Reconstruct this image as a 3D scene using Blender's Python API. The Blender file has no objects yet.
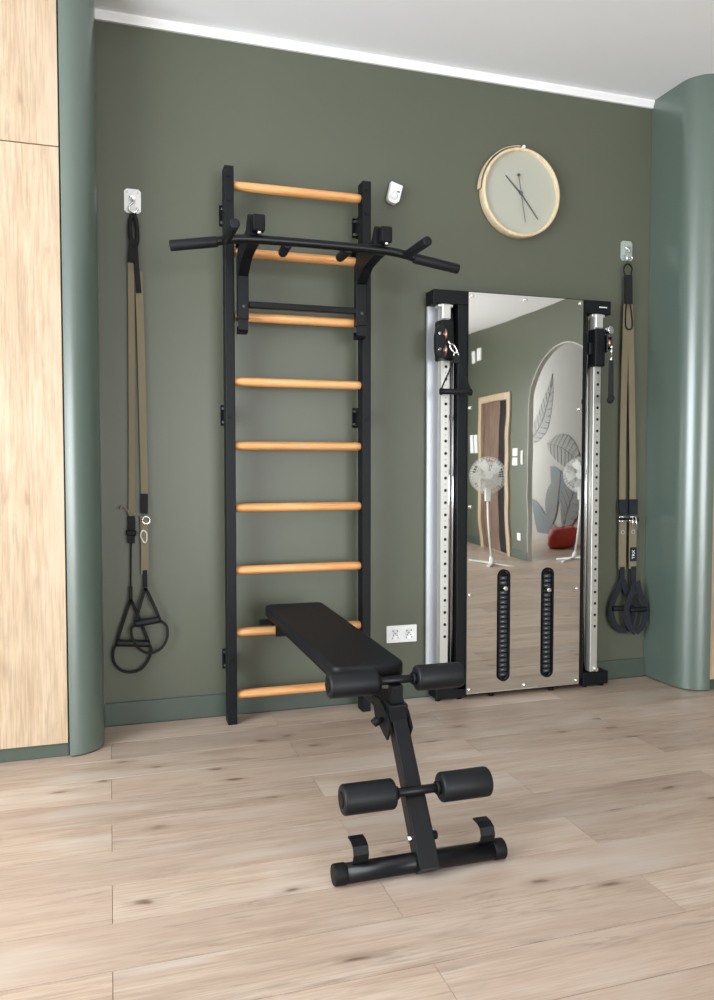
import bpy, bmesh, math, random
from mathutils import Vector, Matrix, Euler
random.seed(7)
PI = math.pi
SC = bpy.context.scene
COL = SC.collection

# ------------------------------------------------------------------ camera, light, exposure
cd = bpy.data.cameras.new('camera'); cam = bpy.data.objects.new('camera', cd); COL.objects.link(cam)
cam.location = (0, -3.505, 1.115)
cam.rotation_euler = (math.radians(90 - 2.504), 0, math.radians(-17.384))
cd.sensor_fit = 'VERTICAL'; cd.sensor_height = 36; cd.sensor_width = 36; cd.lens = 0.789 * 36
cd.clip_start = 0.05
SC.camera = cam
vs = SC.view_settings
SC.display_settings.display_device = 'sRGB'
vs.view_transform = 'Standard'; vs.look = 'None'; vs.gamma = 1; vs.use_curve_mapping = False
vs.exposure = 0.45
w = bpy.data.worlds.new('sky'); SC.world = w; w.use_nodes = True
bg = w.node_tree.nodes['Background']; bg.inputs[0].default_value = (.75, .86, 1, 1); bg.inputs[1].default_value = 1.2

def window_light(name, loc, rot, sx, sy, power, col):
    l = bpy.data.lights.new(name, 'AREA'); l.shape = 'RECTANGLE'; l.size = sx; l.size_y = sy
    l.energy = power; l.color = col
    o = bpy.data.objects.new(name, l); COL.objects.link(o); o.location = loc; o.rotation_euler = rot
# daylight entering the two windows of the room (left wall and rear wall), plus an added lamp, no window there, brightening the mural hall
window_light('daylight_left', (-2.43, -2.75, 1.40), (0, -PI/2, 0), 2.3, 2.9, 185, (.90, .96, 1))
window_light('daylight_rear', (1.9, -7.63, 1.20), (PI/2, 0, 0), 2.9, 2.25, 170, (.97, .99, 1))
window_light('hall_fill_light', (5.45, -9.35, 1.6), (PI/2, 0, -.55), 1.0, 2.2, 95, (.97, .98, 1))

# ------------------------------------------------------------------ materials
def newmat(name):
    m = bpy.data.materials.new(name); m.use_nodes = True
    nt = m.node_tree; return m, nt, nt.nodes['Principled BSDF']
def N(nt, t, **kw):
    n = nt.nodes.new(t)
    for k, v in kw.items(): setattr(n, k, v)
    return n
def ramp(nt, stops):
    r = N(nt, 'ShaderNodeValToRGB'); cr = r.color_ramp
    while len(cr.elements) < len(stops): cr.elements.new(.5)
    for e, (p, c) in zip(cr.elements, stops): e.position = p; e.color = (*c, 1)
    return r
def coords(nt, scale, rand=False, loc=(0, 0, 0)):
    tc = N(nt, 'ShaderNodeTexCoord'); mp = N(nt, 'ShaderNodeMapping'); mp.inputs['Scale'].default_value = scale
    mp.inputs['Location'].default_value = loc
    if rand:
        oi = N(nt, 'ShaderNodeObjectInfo'); vm = N(nt, 'ShaderNodeVectorMath', operation='SCALE')
        vm.inputs[0].default_value = (37.1, 91.3, 13.7); nt.links.new(oi.outputs['Random'], vm.inputs['Scale'])
        va = N(nt, 'ShaderNodeVectorMath', operation='ADD')
        nt.links.new(tc.outputs['Object'], va.inputs[0]); nt.links.new(vm.outputs[0], va.inputs[1])
        nt.links.new(va.outputs[0], mp.inputs[0])
    else: nt.links.new(tc.outputs['Object'], mp.inputs[0])
    return mp.outputs[0]
def noise(nt, vec, scale, detail=3, rough=.5, dist=0):
    n = N(nt, 'ShaderNodeTexNoise'); n.inputs['Scale'].default_value = scale; n.inputs['Detail'].default_value = detail
    n.inputs['Roughness'].default_value = rough; n.inputs['Distortion'].default_value = dist
    nt.links.new(vec, n.inputs['Vector']); return n.outputs['Fac']
def mix(nt, a, b, fac, mode='MIX'):
    m = N(nt, 'ShaderNodeMix', data_type='RGBA', blend_type=mode)
    for s, v in ((m.inputs['Factor'], fac), (m.inputs['A'], a), (m.inputs['B'], b)):
        if hasattr(v, 'links') or isinstance(v, bpy.types.NodeSocket): nt.links.new(v, s)
        else: s.default_value = v if isinstance(v, (int, float)) else (*v, 1)
    return m.outputs['Result']
def bump(nt, b, h, strength, dist=.002):
    n = N(nt, 'ShaderNodeBump'); n.inputs['Strength'].default_value = strength; n.inputs['Distance'].default_value = dist
    nt.links.new(h, n.inputs['Height']); nt.links.new(n.outputs[0], b.inputs['Normal'])

def paint(name, col, rough=.5, metal=0, var=.06, bscale=250, bstr=.1, coat=0, spec=.5):
    m, nt, b = newmat(name)
    v = coords(nt, (1, 1, 1)); n = noise(nt, v, 3.0)
    c = mix(nt, tuple(x*(1-var) for x in col), tuple(min(1, x*(1+var)) for x in col), n)
    nt.links.new(c, b.inputs['Base Color'])
    b.inputs['Roughness'].default_value = rough; b.inputs['Metallic'].default_value = metal
    b.inputs['Coat Weight'].default_value = coat; b.inputs['Coat Roughness'].default_value = .22; b.inputs['Specular IOR Level'].default_value = spec
    if bstr: bump(nt, b, noise(nt, v, bscale, 2), bstr, .0006)
    return m

def wood(name, dark, mid, light, along, rough=.5, rand=False, knot=1.0, knotcol=(.16, .085, .05), blotch=None, spec=.5, streak=0, pale=None):
    """grain runs along axis number `along`"""
    m, nt, b = newmat(name)
    def sc(a, c):
        s = [c, c, c]; s[along] = a; return tuple(s)
    v1 = coords(nt, sc(1.3, 9), rand)
    g1 = noise(nt, v1, 2.0, 5, .6, .6)
    v2 = coords(nt, sc(2.5, 60), rand)
    g2 = noise(nt, v2, 2.5, 3, .6)
    r1 = ramp(nt, [(.28, dark), (.5, mid), (.68, light)]); nt.links.new(g1, r1.inputs[0])
    r2 = ramp(nt, [(.3, (.72, .69, .66)), (.62, (1.07, 1.07, 1.07))]); nt.links.new(g2, r2.inputs[0])
    c = mix(nt, r1.outputs[0], r2.outputs[0], .8, 'MULTIPLY')
    if blotch:
        v3 = coords(nt, sc(.6, 1.6), rand, (5, 3, 1)); g3 = noise(nt, v3, 1.6, 2)
        r3 = ramp(nt, [(.4, (0, 0, 0)), (.62, (1, 1, 1))]); nt.links.new(g3, r3.inputs[0])
        fm = N(nt, 'ShaderNodeMath', operation='MULTIPLY'); fm.inputs[1].default_value = .55
        nt.links.new(r3.outputs[0], fm.inputs[0])
        c = mix(nt, c, blotch, fm.outputs[0])
    if streak:
        v6 = coords(nt, sc(2.6, 26), rand, (.4, 7.2, 3.3)); g6 = noise(nt, v6, 1.6, 4, .65, 1.2)
        v7 = coords(nt, sc(.9, 3.5), rand, (9, 2, 5)); g7 = noise(nt, v7, 1.7, 2)
        r6 = ramp(nt, [(.52, (0, 0, 0)), (.70, (1, 1, 1))]); nt.links.new(g6, r6.inputs[0])
        r7 = ramp(nt, [(.44, (0, 0, 0)), (.60, (streak, streak, streak))]); nt.links.new(g7, r7.inputs[0])
        fm = N(nt, 'ShaderNodeMath', operation='MULTIPLY'); nt.links.new(r6.outputs[0], fm.inputs[0]); nt.links.new(r7.outputs[0], fm.inputs[1])
        c = mix(nt, c, tuple(x*.52 for x in mid), fm.outputs[0])
        r8 = ramp(nt, [(.34, (1, 1, 1)), (.46, (0, 0, 0))]); nt.links.new(g7, r8.inputs[0])
        fm = N(nt, 'ShaderNodeMath', operation='MULTIPLY'); fm.inputs[1].default_value = .45; nt.links.new(r8.outputs[0], fm.inputs[0])
        c = mix(nt, c, pale or light, fm.outputs[0])
    if knot:
        v4 = coords(nt, sc(1.7, 4.4), rand, (1.3, 2.1, .7))
        sx = N(nt, 'ShaderNodeSeparateXYZ'); cx_ = N(nt, 'ShaderNodeCombineXYZ'); nt.links.new(v4, sx.inputs[0])
        nt.links.new(sx.outputs[along], cx_.inputs[0]); nt.links.new(sx.outputs[1 if along == 0 else 0], cx_.inputs[1])
        # wobble the knot outline
        vn = N(nt, 'ShaderNodeTexNoise'); vn.inputs['Scale'].default_value = 5; nt.links.new(v4, vn.inputs['Vector'])
        va = N(nt, 'ShaderNodeVectorMath', operation='MULTIPLY_ADD'); va.inputs[1].default_value = (.16, .16, 0)
        nt.links.new(vn.outputs['Color'], va.inputs[0]); nt.links.new(cx_.outputs[0], va.inputs[2])
        vo = N(nt, 'ShaderNodeTexVoronoi', voronoi_dimensions='2D'); vo.inputs['Scale'].default_value = 1.15; nt.links.new(va.outputs[0], vo.inputs['Vector'])
        r4 = ramp(nt, [(.0, (.95, .95, .95)), (.028, (.75, .75, .75)), (.06, (.22, .22, .22)), (.14, (0, 0, 0))]); nt.links.new(vo.outputs['Distance'], r4.inputs[0])
        v5 = coords(nt, sc(1, 1.0), rand); kn = noise(nt, v5, .9, 1)
        r5 = ramp(nt, [(.50, (0, 0, 0)), (.57, (knot, knot, knot))]); nt.links.new(kn, r5.inputs[0])
        fm = N(nt, 'ShaderNodeMath', operation='MULTIPLY'); nt.links.new(r4.outputs[0], fm.inputs[0]); nt.links.new(r5.outputs[0], fm.inputs[1])
        c = mix(nt, c, knotcol, fm.outputs[0])
    if rand:
        oi = N(nt, 'ShaderNodeObjectInfo'); rr = ramp(nt, [(0, (.86, .85, .84)), (.5, (.98, .97, .96)), (1, (1.08, 1.07, 1.06))])
        nt.links.new(oi.outputs['Random'], rr.inputs[0]); c = mix(nt, c, rr.outputs[0], 1.0, 'MULTIPLY')
    nt.links.new(c, b.inputs['Base Color']); b.inputs['Roughness'].default_value = rough
    b.inputs['Specular IOR Level'].default_value = spec
    bump(nt, b, g2, .12, .0006)
    return m

def webbing(name, col):
    m, nt, b = newmat(name)
    v = coords(nt, (1, 1, 1)); wv = N(nt, 'ShaderNodeTexWave', wave_type='BANDS', bands_direction='Z'); wv.inputs['Scale'].default_value = 120
    nt.links.new(v, wv.inputs['Vector'])
    c = mix(nt, tuple(x*.8 for x in col), col, wv.outputs['Fac'])
    nt.links.new(c, b.inputs['Base Color']); b.inputs['Roughness'].default_value = .85
    bump(nt, b, wv.outputs['Fac'], .3, .0006); return m

def glassmat():
    m = bpy.data.materials.new('window_glass'); m.use_nodes = True; nt = m.node_tree
    nt.nodes.remove(nt.nodes['Principled BSDF']); out = nt.nodes['Material Output']
    t = N(nt, 'ShaderNodeBsdfTransparent'); g = N(nt, 'ShaderNodeBsdfGlossy'); g.inputs['Roughness'].default_value = .02
    mx = N(nt, 'ShaderNodeMixShader'); mx.inputs[0].default_value = .06
    nt.links.new(t.outputs[0], mx.inputs[1]); nt.links.new(g.outputs[0], mx.inputs[2]); nt.links.new(mx.outputs[0], out.inputs[0]); return m

M = dict(
    wall=paint('green_wall_paint', (.097, .105, .075), .40, spec=.38, bscale=60, bstr=.06, var=.03),
    base=paint('green_baseboard', (.064, .083, .066), .38, var=.03),
    panel=paint('green_lacquer_panel', (.094, .132, .110), .30, var=.03, bscale=30, bstr=.0, spec=1.0, coat=.35),
    ceiling=paint('white_ceiling', (.85, .865, .89), .9, var=.01),
    cornice=paint('white_cornice', (.86, .86, .86), .6, var=.01),
    plank=wood('oak_laminate', (.39, .290, .220), (.465, .363, .287), (.52, .430, .352), 0, .38, True, 1.0, (.13, .075, .05), (.46, .345, .275), streak=.75, pale=(.55, .50, .445)),
    subfloor=paint('subfloor', (.20, .13, .09), .9),
    door=wood('oak_cabinet_front', (.435, .315, .205), (.475, .355, .24), (.51, .395, .28), 2, .45, False, .6, (.24, .14, .085), streak=.4, pale=(.54, .44, .33)),
    body=paint('cabinet_carcass', (.5, .42, .33), .6),
    beech=wood('beech', (.60, .27, .09), (.74, .37, .14), (.82, .46, .20), 0, .42, True, 0),
    beech_end=wood('beech_sleeve', (.66, .36, .14), (.78, .46, .20), (.84, .52, .26), 0, .42, True, 0),
    black=paint('black_powder_coat', (.0035, .0042, .0056), .5, spec=.22, bscale=900, bstr=.15),
    blackgloss=paint('black_tube_paint', (.0035, .004, .0055), .33, spec=.28, bscale=900, bstr=.05),
    foam=paint('black_foam', (.005, .006, .008), .5, spec=.3, bscale=500, bstr=.4),
    vinyl=paint('black_vinyl', (.005, .006, .0085), .5, spec=.28, bscale=350, bstr=.35),
    rubber=paint('black_rubber', (.004, .0042, .005), .6, spec=.22),
    alu=paint('brushed_aluminium', (.60, .62, .66), .38, .45, bscale=400, bstr=.05),
    steel=paint('galvanised_steel', (.60, .60, .56), .38, .75, bscale=200, bstr=.05),
    chrome=paint('chrome', (.86, .86, .86), .12, 1, bstr=0),
    mirror=paint('mirror_silver', (.86, .87, .84), .015, 1, var=.0, bstr=0),
    bronze=paint('bronze_pulley', (.60, .36, .26), .3, .8),
    dark=paint('dark_recess', (.006, .006, .007), .9),
    darkgrey=paint('dark_grey_steel', (.045, .05, .058), .45),
    white=paint('white_plastic', (.82, .83, .82), .4, bstr=0),
    whitegrey=paint('shaded_translucent_plate', (.36, .43, .39), .3, bstr=0),  # translucent plate with its shade mixed into the grey-green
    grey=paint('grey_print', (.35, .36, .36), .6),
    khaki=webbing('khaki_webbing', (.21, .178, .112)),
    navy=webbing('navy_webbing', (.008, .011, .018)),
    blackweb=webbing('black_webbing', (.004, .004, .0045)),
    clockface=paint('clock_face', (.47, .48, .40), .5, var=.01),
    clockrim=wood('pale_wood_rim', (.62, .47, .28), (.74, .60, .40), (.82, .70, .50), 2, .45, False, 0),
    hand=paint('clock_hand', (.05, .055, .06), .4),
    glass=glassmat(),
    brown=wood('brown_door', (.10, .06, .04), (.17, .105, .075), (.23, .15, .11), 2, .45, False, 0),
    mural=paint('mural_paper', (.47, .46, .43), .8, var=.03),
    leafgrey=paint('mural_leaf_grey', (.22, .23, .23), .8, var=.15),
    leafblue=paint('mural_leaf_blue', (.19, .22, .24), .8, var=.15),
    leafpale=paint('mural_leaf_pale', (.34, .335, .32), .8, var=.1),
    red=paint('red_fabric', (.55, .06, .04), .7),
    outside=paint('outside_ground', (.3, .32, .25), .9),
)

# ------------------------------------------------------------------ mesh helpers
class MB:
    def __init__(s): s.bm = bmesh.new()
    def box(s, c, size, rot=None, bev=0, seg=1):
        t = bmesh.new(); bmesh.ops.create_cube(t, size=1)
        bmesh.ops.scale(t, vec=size, verts=t.verts)
        if bev: bmesh.ops.bevel(t, geom=t.edges[:] , offset=bev, segments=seg, profile=.5, affect='EDGES')
        mt = Matrix.Translation(c) @ (Euler(rot).to_matrix().to_4x4() if rot else Matrix())
        t.transform(mt); s._add(t); return s
    def bb(s, x0, x1, y0, y1, z0, z1, bev=0, seg=1):
        return s.box(((x0+x1)/2, (y0+y1)/2, (z0+z1)/2), (abs(x1-x0), abs(y1-y0), abs(z1-z0)), None, bev, seg)
    def beam(s, p0, p1, wx, wy, bev=0):
        """square bar along p0-p1; wx = width across world x as far as possible"""
        p0, p1 = Vector(p0), Vector(p1); d = p1 - p0; L = d.length; z = d.normalized()
        ref = Vector((1, 0, 0)) if abs(z.x) < .9 else Vector((0, 1, 0))
        y = z.cross(ref).normalized(); x = y.cross(z)
        t = bmesh.new(); bmesh.ops.create_cube(t, size=1); bmesh.ops.scale(t, vec=(wx, wy, L), verts=t.verts)
        if bev: bmesh.ops.bevel(t, geom=t.edges[:], offset=bev, segments=2, profile=.5, affect='EDGES')
        mt = Matrix((x, y, z)).transposed().to_4x4(); mt.translation = (p0+p1)/2
        t.transform(mt); s._add(t); return s
    def cyl(s, p0, p1, r, r2=None, seg=20, bev=0, scale_n=1):
        p0, p1 = Vector(p0), Vector(p1); d = p1 - p0
        t = bmesh.new(); bmesh.ops.create_cone(t, cap_ends=True, segments=seg, radius1=r, radius2=r if r2 is None else r2, depth=d.length)
        if bev:
            es = [e for e in t.edges if len(e.link_faces) == 2 and any(len(f.verts) > 4 for f in e.link_faces)]
            bmesh.ops.bevel(t, geom=es, offset=bev, segments=3, profile=.5, affect='EDGES')
        mt = d.to_track_quat('Z', 'Y').to_matrix().to_4x4(); mt.translation = (p0+p1)/2
        t.transform(mt)
        for f in t.faces: f.smooth = len(f.verts) <= 4
        s._add(t); return s
    def tube(s, pts, r, seg=10, closed=False, flat=None):
        """swept tube; flat=(wx,wy) uses a rounded-rectangle ribbon section with width along world-ish normal"""
        P = [Vector(p) for p in pts]; n = len(P); bm = bmesh.new(); rings = []
        up = None
        for i, p in enumerate(P):
            a = P[(i-1) % n] if (closed or i > 0) else P[i]; b = P[(i+1) % n] if (closed or i < n-1) else P[i]
            t = (b - a).normalized()
            if flat:
                nn = Vector(flat[2]); u = t.cross(nn).normalized(); v = u.cross(t).normalized()
                ring = [bm.verts.new(p + u*sx*flat[0]/2 + v*sy*flat[1]/2) for sx, sy in ((-1, -1), (1, -1), (1, 1), (-1, 1))]
            else:
                if up is None:
                    up = Vector((0, 0, 1)) if abs(t.z) < .9 else Vector((0, 1, 0))
                u = t.cross(up).normalized(); v = u.cross(t).normalized(); up = v
                rr = r[i] if isinstance(r, (list, tuple)) else r
                ring = [bm.verts.new(p + (u*math.cos(2*PI*k/seg) + v*math.sin(2*PI*k/seg))*rr) for k in range(seg)]
            rings.append(ring)
        m = len(rings[0])
        for i in range(n if closed else n-1):
            A, B = rings[i], rings[(i+1) % n]
            for k in range(m):
                f = bm.faces.new((A[k], A[(k+1) % m], B[(k+1) % m], B[k])); f.smooth = not flat
        if not closed: bm.faces.new(rings[0][::-1]); bm.faces.new(rings[-1])
        bmesh.ops.recalc_face_normals(bm, faces=bm.faces); s._add(bm); return s
    def prism(s, poly, axis, a, b, smooth=False):
        """extrude a 2D outline along an axis (0,1,2) from a to b"""
        bm = bmesh.new()
        def P(u, v, t):
            return {0: (t, u, v), 1: (u, t, v), 2: (u, v, t)}[axis]
        A = [bm.verts.new(P(u, v, a)) for u, v in poly]; B = [bm.verts.new(P(u, v, b)) for u, v in poly]
        n = len(poly); bm.faces.new(A); bm.faces.new(B[::-1])
        for i in range(n):
            f = bm.faces.new((A[i], A[(i+1) % n], B[(i+1) % n], B[i])); f.smooth = smooth
        bmesh.ops.recalc_face_normals(bm, faces=bm.faces); s._add(bm); return s
    def lathe(s, prof, c, axis='Y', seg=48):
        """prof: closed list of (radius, height) revolved round an axis through c"""
        bm = bmesh.new(); R = []
        for k in range(seg):
            a = 2*PI*k/seg; ca, sa = math.cos(a), math.sin(a)
            if axis == 'Y': R.append([bm.verts.new((r*ca, h, r*sa)) for r, h in prof])
            elif axis == 'X': R.append([bm.verts.new((h, r*ca, r*sa)) for r, h in prof])
            else: R.append([bm.verts.new((r*ca, r*sa, h)) for r, h in prof])
        m = len(prof)
        for k in range(seg):
            for j in range(m):
                f = bm.faces.new((R[k][j], R[k][(j+1) % m], R[(k+1) % seg][(j+1) % m], R[(k+1) % seg][j])); f.smooth = True
        bmesh.ops.remove_doubles(bm, verts=bm.verts, dist=1e-6)
        bmesh.ops.recalc_face_normals(bm, faces=bm.faces)
        bm.transform(Matrix.Translation(c)); s._add(bm); return s
    def _add(s, t):
        me = bpy.data.meshes.new('tmp'); t.to_mesh(me); t.free(); s.bm.from_mesh(me); bpy.data.meshes.remove(me)
    def build(s, name, m, parent=None, loc=None, label=None, kind=None):
        me = bpy.data.meshes.new(name)
        if loc is not None: s.bm.transform(Matrix.Translation(-Vector(loc)))
        s.bm.to_mesh(me); s.bm.free(); me.materials.append(m)
        o = bpy.data.objects.new(name, me); COL.objects.link(o)
        if loc is not None: o.location = loc
        if parent is not None: o.parent = parent
        if label: o['label'] = label
        if kind: o['kind'] = kind
        return o
def thing(name, label, cat, loc=(0, 0, 0), rz=0, group=None):
    o = bpy.data.objects.new(name, None); COL.objects.link(o); o.empty_display_size = .1
    o.location = loc; o.rotation_euler = (0, 0, rz); o['label'] = label; o['category'] = cat
    if group: o['group'] = group
    return o
def struct(name, mb, m, parent=None, loc=None):
    o = mb.build(name, m, parent, loc)
    if parent is None: o['kind'] = 'structure'
    return o
def piece(o, parent, loc, name=None, rot=None):
    """another copy of a part, sharing its mesh"""
    c = o.copy(); COL.objects.link(c); c.parent = parent; c.location = loc
    if rot: c.rotation_euler = rot
    return c
def local(pts, c): return [(p[0]-c[0], p[1]-c[1], p[2]-c[2]) for p in pts]
def arc(cx, cy, r, a0, a1, n):
    return [(cx + r*math.cos(a0+(a1-a0)*i/n), cy + r*math.sin(a0+(a1-a0)*i/n)) for i in range(n+1)]
def smooth_path(pts, n=6):
    P = [Vector(p) for p in pts]; P = [2*P[0]-P[1]] + P + [2*P[-1]-P[-2]]; out = []
    for i in range(1, len(P)-2):
        for k in range(n):
            t = k/n; a, b, c, d = P[i-1:i+3]
            out.append(.5*((2*b) + (c-a)*t + (2*a-5*b+4*c-d)*t*t + (3*b-a-3*c+d)*t**3))
    out.append(P[-2]); return out

H = 2.985; XL = -2.40; XR = 4.93; YR = -7.60; NL = -.035; NR = 2.69
# ------------------------------------------------------------------ the setting
sub = struct('floor', MB().bb(XL-.1, 6.6, YR-2.0, .1, -.05, -.009), M['subfloor'])
def plank_mesh(L, W):
    t = bmesh.new(); bmesh.ops.create_cube(t, size=1); bmesh.ops.scale(t, vec=(L-.0014, W-.0022, .009), verts=t.verts)
    te = [e for e in t.edges if all(v.co.z > 0 for v in e.verts)]
    bmesh.ops.bevel(t, geom=te, offset=.0004, segments=1, affect='EDGES')
    me = bpy.data.meshes.new('plank'); t.to_mesh(me); t.free(); me.materials.append(M['plank']); return me
meshes = {}
PW = .187; PL = 1.372
def row_planks(yc, width, first, xmin, xmax, cap=None):
    x = first
    while x - PL > xmin: x -= PL
    if x > xmin: x -= PL
    while x < xmax:
        a, b = max(x, xmin), min(x+PL, xmax)
        if b - a > .02:
            k = (round(b-a, 3), round(width, 3))
            if k not in meshes: meshes[k] = plank_mesh(b-a, width)
            o = bpy.data.objects.new('plank', meshes[k]); COL.objects.link(o)
            o.parent = sub; o.location = ((a+b)/2, yc, -.0045)
        x += PL
y = -.230; k = 1
row_planks(-.1225, .2150-.0, -.008+PL/2, XL, XR)         # the ripped first row against the wall
while y - PW > YR - .01:
    # even rows break at x = 0, odd ones half a board further
    row_planks(y - PW/2, PW, -.008 + (0 if k % 2 == 1 else PL/2) , XL, XR)
    y -= PW; k += 1
# hall boards beyond the arch, one part
mb = MB(); yy = YR+.3
mb.bb(XR, 6.4, -9.2, -2.6, -.009, -.0002)
mb.build('hall_boards', M['plank'], sub)

struct('ceiling', MB().bb(XL-.1, 6.6, YR-2.0, .1, H, H+.1), M['ceiling'])
struct('wall_back', MB().bb(XL-.1, 6.6, 0, .1, -.05, H), M['wall'])
struct('trim_1', MB().prism([(-.0001, H-.036), (-.012, H-.036), (-.012, H-.026), (-.022, H-.010), (-.022, H-.0005), (-.0001, H-.0005)], 0, NL, NR), M['cornice'])
struct('baseboard_back', MB().bb(NL, NR, -.012, -.0005, .0005, .098, .001), M['base'])
# left wall with its window opening
y0, y1, z0, z1 = -4.2, -1.3, .25, 2.55
mb = MB().bb(XL-.1, XL, y1, 0, 0, H).bb(XL-.1, XL, YR, y0, 0, H).bb(XL-.1, XL, y0, y1, 0, z0).bb(XL-.1, XL, y0, y1, z1, H)
struct('wall_left', mb, M['wall'])
def window(n, horiz, a0, a1, z0, z1, at, split):
    def bx(mb, u0, u1, zz0, zz1, d0, d1):
        return mb.bb(u0, u1, at+d0, at+d1, zz0, zz1, .003) if horiz else mb.bb(at+d0, at+d1, u0, u1, zz0, zz1, .003)
    mb = MB(); e = .002
    for i in range(split+1):
        u = a0+e + (a1-a0-.06-2*e)*i/split; bx(mb, u, u+.06, z0+e, z1-e, -.03, .03)
    for zz in (z0+e, z1-.06-e): bx(mb, a0+.062, a1-.062, zz, zz+.06, -.028, .028)
    f = struct('window_%d' % n, mb, M['white'])
    for i in range(split):
        u = a0 + .06 + (a1-a0-.06)*i/split
        g = MB(); bx(g, u+.003, u+(a1-a0-.06)/split-.063, z0+.064, z1-.064, -.004, .004); g.build('pane', M['glass'], f)
window(1, False, y0, y1, z0, z1, XL-.06, 3)
x0, x1, z0, z1 = .45, 3.35, .08, 2.33
mb = MB().bb(XL-.1, x0, YR-.1, YR, 0, H).bb(x1, XR+.0, YR-.1, YR, 0, H).bb(x0, x1, YR-.1, YR, 0, z0).bb(x0, x1, YR-.1, YR, z1, H)
struct('wall_rear', mb, M['wall'])
window(2, True, x0, x1, z0, z1, YR-.06, 3)
# right wall with doorway and arch
DY0, DY1, DH = -6.68, -5.94, 1.99
AY0, AY1, AZ = -5.42, -3.86, 1.73
ar = (AY1-AY0)/2
out = [(.1, 0), (.1, H), (YR-1.9, H), (YR-1.9, 0), (DY0, 0), (DY0, DH), (DY1, DH), (DY1, 0), (AY0, 0)]
out += [((AY0+AY1)/2 - ar*math.cos(PI*i/24), AZ + ar*math.sin(PI*i/24)) for i in range(25)] + [(AY1, 0)]
struct('wall_right', MB().prism(out, 0, XR, XR+.06), M['wall'])
ain = [(AY0+.0005, .0)] + [((AY0+AY1)/2 - (ar-.0005)*math.cos(PI*i/24), AZ + (ar-.0005)*math.sin(PI*i/24)) for i in range(25)] + [(AY1-.0005, 0)]
ain2 = [(AY0+.012, .0)] + [((AY0+AY1)/2 - (ar-.012)*math.cos(PI*i/24), AZ + (ar-.012)*math.sin(PI*i/24)) for i in range(25)] + [(AY1-.012, 0)]
struct('trim_2', MB().prism(ain + ain2[::-1], 0, XR-.002, XR+.062), M['mural'])
mb = MB()
for a, b in ((YR, DY0-.07), (DY1+.07, AY0), (AY1, -.36)): mb.bb(XR-.012, XR-.0005, a, b, .0005, .098, .001)
struct('baseboard_right', mb, M['base'])
# brown door in its oak frame, a flat black panel painting in the darkness of its gap
d = struct('door_1', MB().bb(XR+.02, XR+.05, DY0+.02, DY1-.28, .012, DH-.02, .002), M['brown'])
for a, b, c_, e_ in ((DY0-.07, DY0, .001, DH+.07), (DY1, DY1+.07, .001, DH+.07)):
    MB().bb(XR-.025, XR-.001, a, b, c_, e_, .002).build('frame_post', M['door'], d)
MB().bb(XR-.025, XR-.001, DY0, DY1, DH+.0, DH+.07, .002).build('frame_head', M['door'], d)
MB().bb(XR-.025, XR+.058, DY0+.0005, DY0+.018, .001, DH-.001).bb(XR-.025, XR+.058, DY1-.018, DY1-.0005, .001, DH-.001).bb(XR-.025, XR+.058, DY0+.018, DY1-.018, DH-.018, DH-.001).build('jamb_lining', M['door'], d)
MB().bb(XR+.03, XR+.058, DY1-.278, DY1-.021, .012, DH-.02, .002).build('dark_gap_panel', M['dark'], d)
MB().cyl((XR-.02, DY1-.32, 1.0), (XR+.02, DY1-.32, 1.0), .01).cyl((XR-.02, DY1-.32, 1.0), (XR-.02, DY1-.43, 1.0), .008).build('door_handle', M['chrome'], d)
# hall beyond the arch with its painted mural wall
struct('wall_hall', MB().bb(6.4, 6.5, YR-1.9, 0, 0, H), M['mural'])
struct('wall_hall_end', MB().bb(XR+.12, 6.4, -9.6, -9.5, 0, H), M['wall'])
struct('wall_hall_near', MB().bb(XR+.12, 6.4, -2.62, -2.52, 0, H), M['wall'])
struct('baseboard_hall', MB().bb(6.385, 6.3995, -9.5, -2.62, .0, .12), M['mural'])
mur = thing('leaf_mural', 'pale grey leaf mural on the wall behind the arch, seen in the mirror', 'mural', (6.38, -7.2, 0))
LX = [0]
def leaf(y0, z0, y1, z1, w, m, veins=True, bend=.15):
    a = Vector((y0, z0)); b = Vector((y1, z1)); d = b-a; nrm = Vector((-d.y, d.x))
    up, lo = [], []
    for i in range(13):
        t = i/12; c = a + d*t + nrm*bend*math.sin(PI*t); ww = w*math.sin(PI*t**.8)
        n2 = nrm.normalized(); up.append(c + n2*ww); lo.append(c - n2*ww)
    poly = [(p.x, p.y) for p in up + lo[::-1][1:-1]]
    LX[0] += .0022; q_ = 6.3975 - LX[0]
    MB().prism(poly, 0, q_, q_ + .0018).build('leaf', m, mur, (6.38, -7.2, 0)).location = (0, 0, 0)
    if veins:
        v = MB(); v.tube([(q_ - .0010, a.x + d.x*i/12 + nrm.x*bend*math.sin(PI*i/12), a.y + d.y*i/12 + nrm.y*bend*math.sin(PI*i/12)) for i in range(13)], .004, 5)
        for i in range(2, 12):
            for arr in (up, lo):
                c = (up[i-1]+lo[i-1])/2
                v.tube([(q_ - .0010, c.x, c.y), (q_ - .0010, arr[i].x, arr[i].y)], .003, 4)
        v.build('leaf_veins', M['leafgrey'] if m is not M['leafgrey'] else M['leafblue'], mur, (6.38, -7.2, 0)).location = (0, 0, 0)
leaf(-8.02, 1.42, -7.26, 2.50, .19, M['leafpale'], True, -.12)
leaf(-7.45, 1.45, -6.35, .95, .24, M['leafpale'], True, .1)
leaf(-7.35, 1.10, -6.55, .55, .20, M['leafblue'], False, -.1)
leaf(-7.85, .60, -6.75, .18, .20, M['leafblue'], False, -.22)
leaf(-7.30, .20, -7.05, 1.05, .18, M['leafgrey'], False, .1)
leaf(-6.9, .15, -6.2, 1.25, .30, M['leafgrey'], True, .1)

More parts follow.
